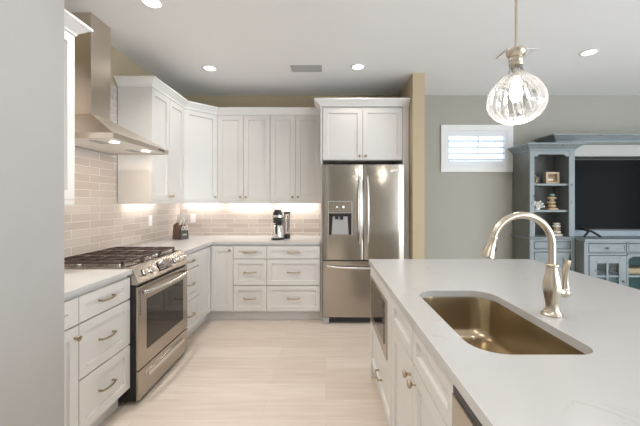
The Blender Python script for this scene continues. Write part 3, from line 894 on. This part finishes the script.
# ------------------------------------------------------------------ outlets
def outlet(f, u, v, label):
    t = thing('wall_outlet', label, 'outlet', f((u, 0, v)), 'outlet plates on the tile')
    MB(f).box(u - .036, u + .036, .0005, .007, v - .058, v + .058, .002).build('plate', M['plastic_white'], t)
    for s_ in (-1, 1):
        MB(f).box(u - .017, u + .017, .006, .009, v + s_ * .024 - .014, v + s_ * .024 + .014, .002).build('receptacle', M['trimwhite'], t)
outlet(F_left(LEFT + .008), 3.53, 1.155, 'white outlet plate on the left tile, beyond the range')
outlet(F_back(BACK - .008), -1.77, 1.145, 'white outlet plate on the back tile, behind the knife block')

# ------------------------------------------------------------------ coffee maker, carafe, jar
CX, CY, CZ0 = -.575, 3.82, .9145
t = thing('coffee_maker', 'black and steel drip coffee maker on the back worktop', 'coffee maker', (CX, CY, CZ0))
MB().lathe([(.078, 0), (.080, .006), (.080, .016), (.070, .020)], (CX, CY, CZ0), 28).build('base_plate', M['plastic_black'], t, 40)
MB().box(CX - .035, CX + .072, CY + .052, CY + .10, CZ0 + .0205, CZ0 + .30, .008).build('water_column', M['steel'], t, 40)
hd = MB().lathe([(.050, 0), (.056, .01), (.058, .09), (.055, .13), (.050, .135)], (CX, CY + .002, CZ0 + .195), 24).build('brew_head', M['plastic_black'], t, 40)
MB().lathe([(.0595, 0), (.0595, .03)], (CX, CY + .002, CZ0 + .262), 24).build('steel_band', M['chrome'], hd, 40)
MB().box(CX - .036, CX + .040, CY - .045, CY + .06, CZ0 + .331, CZ0 + .352, .008).build('lid', M['plastic_black'], t, 40)
t = thing('thermal_carafe', 'conical steel carafe with black handle on the coffee maker base', 'carafe', (CX, CY, CZ0 + .021))
MB().lathe([(.066, 0), (.069, .004), (.066, .03), (.050, .12), (.043, .145), (.040, .150)], (CX, CY, CZ0 + .0205), 28).build('body', M['chrome'], t, 60)
MB().lathe([(.042, 0), (.042, .012), (.02, .018)], (CX, CY, CZ0 + .171), 24).build('lid', M['plastic_black'], t, 40)
MB().tube([(CX - .005, CY - .042, CZ0 + .170), (CX - .006, CY - .075, CZ0 + .168), (CX - .008, CY - .088, CZ0 + .13), (CX - .008, CY - .082, CZ0 + .085), (CX - .006, CY - .064, CZ0 + .070)], [.010, .011, .011, .010, .007], 10).build('handle', M['plastic_black'], t, 60)
JX, JY = -.478, 3.93
t = thing('blender_jar', 'tall clear jar with black lid and base beside the coffee maker', 'jar', (JX, JY, CZ0))
MB().lathe([(.040, 0), (.042, .008), (.038, .045), (.034, .055)], (JX, JY, CZ0), 24).build('base', M['plastic_black'], t, 40)
MB().lathe([(.033, .0), (.036, .02), (.038, .235), (.038, .24)], (JX, JY, CZ0 + .0555), 24).build('clear_body', M['jar'], t, 60)
MB().lathe([(.040, 0), (.041, .022), (.036, .03)], (JX, JY, CZ0 + .296), 24).build('lid', M['plastic_black'], t, 40)
MB().tube([(JX + .012, JY - .035, CZ0 + .28), (JX + .016, JY - .052, CZ0 + .24), (JX + .016, JY - .050, CZ0 + .13), (JX + .012, JY - .035, CZ0 + .09)], .006, 8).build('handle', M['plastic_black'], t, 60)

# ------------------------------------------------------------------ knife block with knives
KX, KY = -1.755, 3.86
ang = math.radians(62)
ka, kn_ = Vector((math.cos(ang), math.sin(ang), 0)), Vector((math.sin(ang), -math.cos(ang), 0))   # width axis, front axis
def KF(p): return tuple(Vector((KX, KY, .9145)) + ka * p[0] + kn_ * p[1] + Vector((0, 0, p[2])))
t = thing('knife_block', 'dark walnut knife block with slate front in the worktop corner', 'knife block', (KX, KY, .9145))
# side profile in (front, z): leans back, taller at the rear
b = MB(KF)
b.prism([(-.085, 0), (.015, 0), (.042, .135), (.0, .198), (-.062, .172)], -.05, .05, lambda p, a_: (a_, p[0], p[1]))
b.build('wood_body', M['wood'], t)
b = MB(KF); b.prism([(.016, 0), (.078, 0), (.074, .100), (.037, .108)], -.052, .052, lambda p, a_: (a_, p[0], p[1])); b.build('front_block', M['slate'], t)
b = MB(KF); b.prism([(.0755, .045), (.0775, .045), (.0768, .066), (.0745, .066)], -.028, .028, lambda p, a_: (a_, p[0], p[1])); b.build('name_plate', M['plastic_grey'], t)
kd = Vector((0, -.42, .90)).normalized()      # direction the handles leave the block (front, z)
def knife(a_, f_, z_, Ln, label):
    t = thing('knife', label, 'knife', KF((a_, f_, z_)), 'steel-handled knives in the block')
    kk = Vector((0, .38, .92)).normalized()
    P = lambda s_, o_=0: (a_, f_ + kk.y * s_ + o_, z_ + kk.z * s_)
    b = MB(KF); b.tube([P(.004), P(.012), P(Ln * .5, .003), P(Ln * .85), P(Ln, .004)], [.011, .012, .0105, .0125, .010], 10)
    b.build('handle', M['satin'], t, 60)
    b = MB(KF); b.tube([P(-.10), P(.004)], [.003, .004], 6); b.build('blade', M['steel'], t)
for (a_, f_, z_, Ln, lab) in ((-.032, -.028, .187, .115, 'steel knife handle, rearmost at the wall side of the block'),
                              (.004, -.028, .187, .120, 'steel knife handle, middle of the rear row in the block'),
                              (.036, -.028, .187, .105, 'steel knife handle, room side of the rear row in the block'),
                              (-.025, .020, .170, .085, 'shorter steel knife handle, front row nearest the wall'),
                              (.015, .020, .170, .080, 'shorter steel knife handle, front row beside the scissors')):
    knife(a_, f_, z_, Ln, lab)
t = thing('scissors', 'kitchen scissors with steel loop handles at the block front', 'scissors', KF((.01, .04, .115)), None)
for sg in (-1, 1):
    b = MB(KF); pts = []
    for i in range(17):
        q = 2 * PI * i / 16
        pts.append((.012 + sg * .022 + math.cos(q) * .016, .060 + math.sin(q) * .012, .132 + math.sin(q) * .026))
    b.tube(pts, .0055, 8); b.build('finger_loop', M['satin'], t, 60)
b = MB(KF); b.tube([(.012, .050, .05), (.012, .058, .108)], [.004, .006], 8); b.build('blades', M['steel'], t)

# ------------------------------------------------------------------ entertainment hutch
TX0, TX1, TY = 2.482, 3.030, 3.917
TB = BACK - .012
def tower():
    t = thing('bookcase', 'distressed blue-grey tower bookcase with open shelves beside the television', 'bookcase', (2.77, 4.1, 0), 'distressed hutch furniture')
    W = TX1 - TX0
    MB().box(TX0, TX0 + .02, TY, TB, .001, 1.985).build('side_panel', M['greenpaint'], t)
    MB().box(TX1 - .02, TX1, TY, TB, .001, 1.985).build('side_panel', M['inside'], t)
    MB().box(TX0 + .02, TX1 - .02, TB - .012, TB, .001, 1.985).build('back_panel', M['inside'], t)
    MB().box(TX0 + .02, TX1 - .02, TY, TB - .012, 1.965, 1.985).build('top_panel', M['inside'], t)
    b = MB(); b.box(TX0, TX0 + .055, TY - .022, TY - .001, .94, 1.985, .003); b.box(TX1 - .07, TX1, TY - .022, TY - .001, .94, 1.985, .003)
    b.build('face_frame', M['bluepaint'], t)
    x0, x1 = TX0 + .056, TX1 - .071
    vp = [(x0, 1.984), (x1, 1.984), (x1, 1.915), (x1 - .03, 1.915), (x1 - .06, 1.94), (x0 + .06, 1.94), (x0 + .03, 1.915), (x0, 1.915)]
    MB().prism(vp, TY - .020, TY - .002, lambda p, y: (p[0], y, p[1])).build('valance', M['bluepaint'], t)
    for z in (1.586, 1.262):
        MB().box(TX0 + .021, TX1 - .021, TY + .004, TB - .013, z - .025, z, .002).build('shelf', M['bluepaint'], t)
    b = crown([(TX0, TB), (TX0, TY - .022), (TX1, TY - .022), (TX1, 3.985)], 1.986, .085, .07); b.build('cornice', M['bluepaint'], t)
    # base
    b = crown([(TX0, TB), (TX0, TY - .022), (TX1, TY - .022)], .905, .03, .025); b.build('waist_moulding', M['bluepaint'], t)
    MB().box(TX0 + .021, TX1 - .021, TY - .02, TB - .013, .905, .934).build('shelf', M['bluepaint'], t)
    MB().box(TX0 + .021, TX1 - .021, TY + .001, TB - .013, .06, .09).build('bottom_panel', M['inside'], t)
    b = MB(); b.box(TX0, TX0 + .05, TY - .022, TY - .001, .001, .904); b.box(TX1 - .05, TX1, TY - .022, TY - .001, .001, .904)
    b.box(TX0 + .05, TX1 - .05, TY - .022, TY - .001, .88, .904); b.box(TX0 + .05, TX1 - .05, TY - .022, TY - .001, .755, .785); b.box(TX0 + .05, TX1 - .05, TY - .022, TY - .001, .001, .09)
    b.build('base_frame', M['bluepaint'], t)
    f = F_back(TY)
    d = MB(f).shaker(TX0 + .060, TX1 - .060, .793, .872, .014, .020, .008, -.002).build('drawer', M['bluepaint'], t); knob(f, (TX0 + TX1) / 2, .832, .018, d, 1.0, 'pewter')
    d = MB(f).shaker(TX0 + .060, TX1 - .060, .098, .746, .07, .022, .014, -.002).build('door', M['bluepaint'], t); knob(f, TX1 - .085, .5, .018, d, 1.0, 'pewter')
    return t
tower()

# media console
KX0, KYF = 3.035, 3.78
BAY = [(3.085, 3.537, 'door'), (3.555, 4.005, 'open'), (4.023, 4.473, 'open'), (4.491, 4.93, 'door')]
KX1 = 4.98
t = thing('media_console', 'distressed blue-grey media console with drawers under the television', 'console', (4.0, 4.0, 0), 'distressed hutch furniture')
MB().box(KX0 - .0, KX1, KYF - .03, TB, .892, .925, .004).build('top', M['bluepaint'], t)
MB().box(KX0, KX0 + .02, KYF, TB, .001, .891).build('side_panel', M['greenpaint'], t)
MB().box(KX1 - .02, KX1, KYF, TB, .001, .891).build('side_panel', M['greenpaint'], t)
MB().box(KX0 + .02, KX1 - .02, TB - .014, TB, .001, .891).build('back_panel', M['teal'], t)
MB().box(KX0 + .02, KX1 - .02, KYF + .001, TB - .015, .06, .085).build('bottom_panel', M['teal'], t)
MB().box(KX0 + .02, KX1 - .02, KYF + .001, TB - .015, .735, .755).build('drawer_divider', M['teal'], t)
b = MB(); b.box(KX0, 3.085, KYF - .02, KYF, .001, .891); b.box(4.93, KX1, KYF - .02, KYF, .001, .891)
for xx in (3.537, 4.005, 4.473): b.box(xx, xx + .018, KYF - .02, KYF, .09, .891)
b.box(3.085, 4.93, KYF - .02, KYF, .875, .891); b.box(3.085, 4.93, KYF - .02, KYF, .735, .757); b.box(3.085, 4.93, KYF - .02, KYF, .001, .09)
b.build('face_frame', M['bluepaint'], t)
f = F_back(KYF)
for (a, c, kind) in BAY:
    d = MB(f).shaker(a + .009, c - .009, .765, .867, .012, .018, .008).build('drawer', M['bluepaint'], t)
    knob(f, (a + c) / 2, .816, .017, d, 1.0, 'pewter')
    if kind == 'door':
        b = MB(f); b.box(a + .009, a + .095, 0.001, .024, .094, .727, .002); b.box(c - .095, c - .009, 0.001, .024, .094, .727, .002)
        b.box(a + .095, c - .095, 0.001, .024, .64, .727, .002); b.box(a + .095, c - .095, 0.001, .024, .094, .185, .002)
        mid = (a + c) / 2; b.box(mid - .011, mid + .011, .003, .018, .185, .64)
        for z in (.33, .485): b.box(a + .095, c - .095, .003, .017, z - .01, z + .01)
        d = b.build('door', M['bluepaint'], t)
        MB(f).box(a + .095, c - .095, .004, .007, .185, .64).build('glass', M['pane'], d)
        knob(f, c - .045, .43, .018, d, 1.0, 'pewter')
    else:
        MB().box(a - .008, c + .008, KYF + .005, TB - .016, .47, .49).build('shelf', M['bluepaint'], t)
        b = MB()
        vp = [(a, .734), (c, .734), (c, .69), (c - .03, .70), (c - .055, .718), (a + .055, .718), (a + .03, .70), (a, .69)]
        b.prism(vp, KYF - .018, KYF - .002, lambda p, y: (p[0], y, p[1])); b.build('valance', M['bluepaint'], t)
tag(MB().box(3.62, 3.93, 3.86, 4.06, .491, .56, .02).build('woven_basket', M['book']), 'low straw basket on the open console shelf', 'basket')
# bridge above the television
BX0, BX1 = 2.80, 4.98
t = thing('panelled_hutch', 'pale panelled hutch back framing the television above the console', 'hutch', (4.0, 4.2, .925))
MB().box(3.035, BX1, TB - .03, TB, .926, 2.0745).build('back_panel', M['backpanel'], t)
MB().box(3.035, BX1, 3.99, TB - .031, 1.93, 2.0745).build('top_rail', M['backpanel'], t)
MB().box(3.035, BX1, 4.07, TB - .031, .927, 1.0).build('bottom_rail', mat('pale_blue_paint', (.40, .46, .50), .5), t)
t = thing('hutch_bridge', 'blue-grey cornice bridge spanning above the television', 'hutch', (4.0, 4.1, 2.076), 'distressed hutch furniture')
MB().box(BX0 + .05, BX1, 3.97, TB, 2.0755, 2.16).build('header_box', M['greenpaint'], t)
b = crown([(BX0 + .05, TB), (BX0 + .05, 3.97), (BX1, 3.97)], 2.10, .095, .075); b.build('cornice', M['bluepaint'], t)
# television
t = thing('television', 'large black flat-screen television on the console', 'television', (3.83, 4.05, .926))
TVX0, TVX1 = 3.085, 4.62
MB().box(TVX0, TVX1, 4.01, 4.055, 1.005, 1.895, .004).build('bezel', M['plastic_black'], t)
MB().box(TVX0 + .012, TVX1 - .012, 4.006, 4.0105, 1.022, 1.885).build('screen', M['screen'], t)
for xx in (3.22, 4.46):
    b = MB(); b.tube([(xx - .10, 3.865, .941), (xx - .02, 3.90, 1.0), (xx, 4.03, 1.03)], .013, 8); b.tube([(xx + .10, 3.865, .941), (xx + .02, 3.90, 1.0), (xx, 4.03, 1.03)], .013, 8)
    b.build('stand_foot', M['plastic_black'], t, 60)
# pilaster strip left of TV
# ornaments
def stone(b, x, y, z, r, h, j): b.sphere((x, y, z + h / 2), 1, r, r * .9, h / 2, 14, 8)
SHY = 4.0
t = thing('shadow_box', 'small square pale wood shadow box on the top shelf', 'ornament', (2.80, 4.03, 1.587))
b = MB(); ring(b, 2.752, 2.918, 1.5875, 1.735, .024, 4.0, 4.05); b.build('frame', M['tan'], t)
MB().box(2.776, 2.894, 4.03, 4.045, 1.6115, 1.711).build('backing', mat('kraft_card', (.33, .22, .12), .7, var=.1), t)
MB().box(2.788, 2.856, 4.024, 4.0295, 1.625, 1.655).build('tag', M['stone_white'], t)
b = MB(); pts = [(2.592 + .042 * math.cos(2 * PI * i / 24), 4.0 + .015 * math.sin(2 * PI * i / 24), 1.648 + .057 * math.sin(2 * PI * i / 24)) for i in range(25)]
b.tube(pts, .005, 8); tag(b.build('ring_ornament', M['gold'], None, 60), 'gold ring ornament at the post side of the top shelf', 'ornament')
tag(MB().box(2.625, 2.70, 4.04, 4.16, 1.587, 1.68, .004).build('box_ornament', M['duskbook']), 'small dark box behind the gold ring on the top shelf', 'ornament')
# coral : branching lump
b = MB(); rnd = random.Random(3)
for k in range(26):
    a = rnd.uniform(0, 2 * PI); el = rnd.uniform(.15, 1.35)
    L_ = rnd.uniform(.085, .115)
    d = Vector((math.cos(a) * math.cos(el), .8 * math.sin(a) * math.cos(el), math.sin(el) * .75))
    c0 = Vector((2.640, 4.02, 1.285))
    b.tube([c0, c0 + d * L_ * .6, c0 + d * L_], [.014, .010, .013], 7); b.sphere(c0 + d * L_, .014, 1, 1, 1, 7, 5)
b.lathe([(.045, 0), (.04, .02), (.02, .03)], (2.640, 4.02, 1.2625), 14)
tag(b.build('coral', M['coral'], None, 60), 'white coral piece on the middle shelf', 'ornament')
def cairn(x, y, z, spec, label, cat, base=None):
    t = thing('stone_cairn', label, cat, (x, y, z), 'stacked stone ornaments')
    zz = z + .0005
    if base:
        MB().box(x - base[0], x + base[0], y - .04, y + .04, zz, zz + base[1], .004).build('wood_plinth', M['stone_tan'] if base[2] == 't' else M['stone_white'], t); zz += base[1]
    for (r, h, m_, dx) in spec:
        b = MB(); b.sphere((x + dx, y, zz + h / 2), 1, r, r * .85, h / 2, 16, 10); b.build('stone', M[m_], t, 60); zz += h * .96
cairn(2.822, 4.0, 1.262, [(.048, .05, 'stone_tan', .0), (.050, .042, 'stone_tan', -.006), (.030, .02, 'stone_white', .0), (.055, .035, 'stone_tan', -.004), (.034, .042, 'stone_green', .0)], 'stack of tan stones topped by a green one on the middle shelf', 'ornament', (.055, .022, 't'))
cairn(2.88, 4.0, .934, [(.052, .045, 'stone_white', 0), (.046, .03, 'stone_tan', .004), (.050, .04, 'stone_white', -.003), (.045, .026, 'stone_white', .0)], 'stack of cream stones on the bottom shelf', 'ornament', (.05, .03, 'w'))
b = MB(); b.box(2.560, 2.600, 3.985, 4.03, .9345, 1.10, .004); tag(b.build('candle', M['coral']), 'tall white block candle at the post side of the bottom shelf', 'candle')
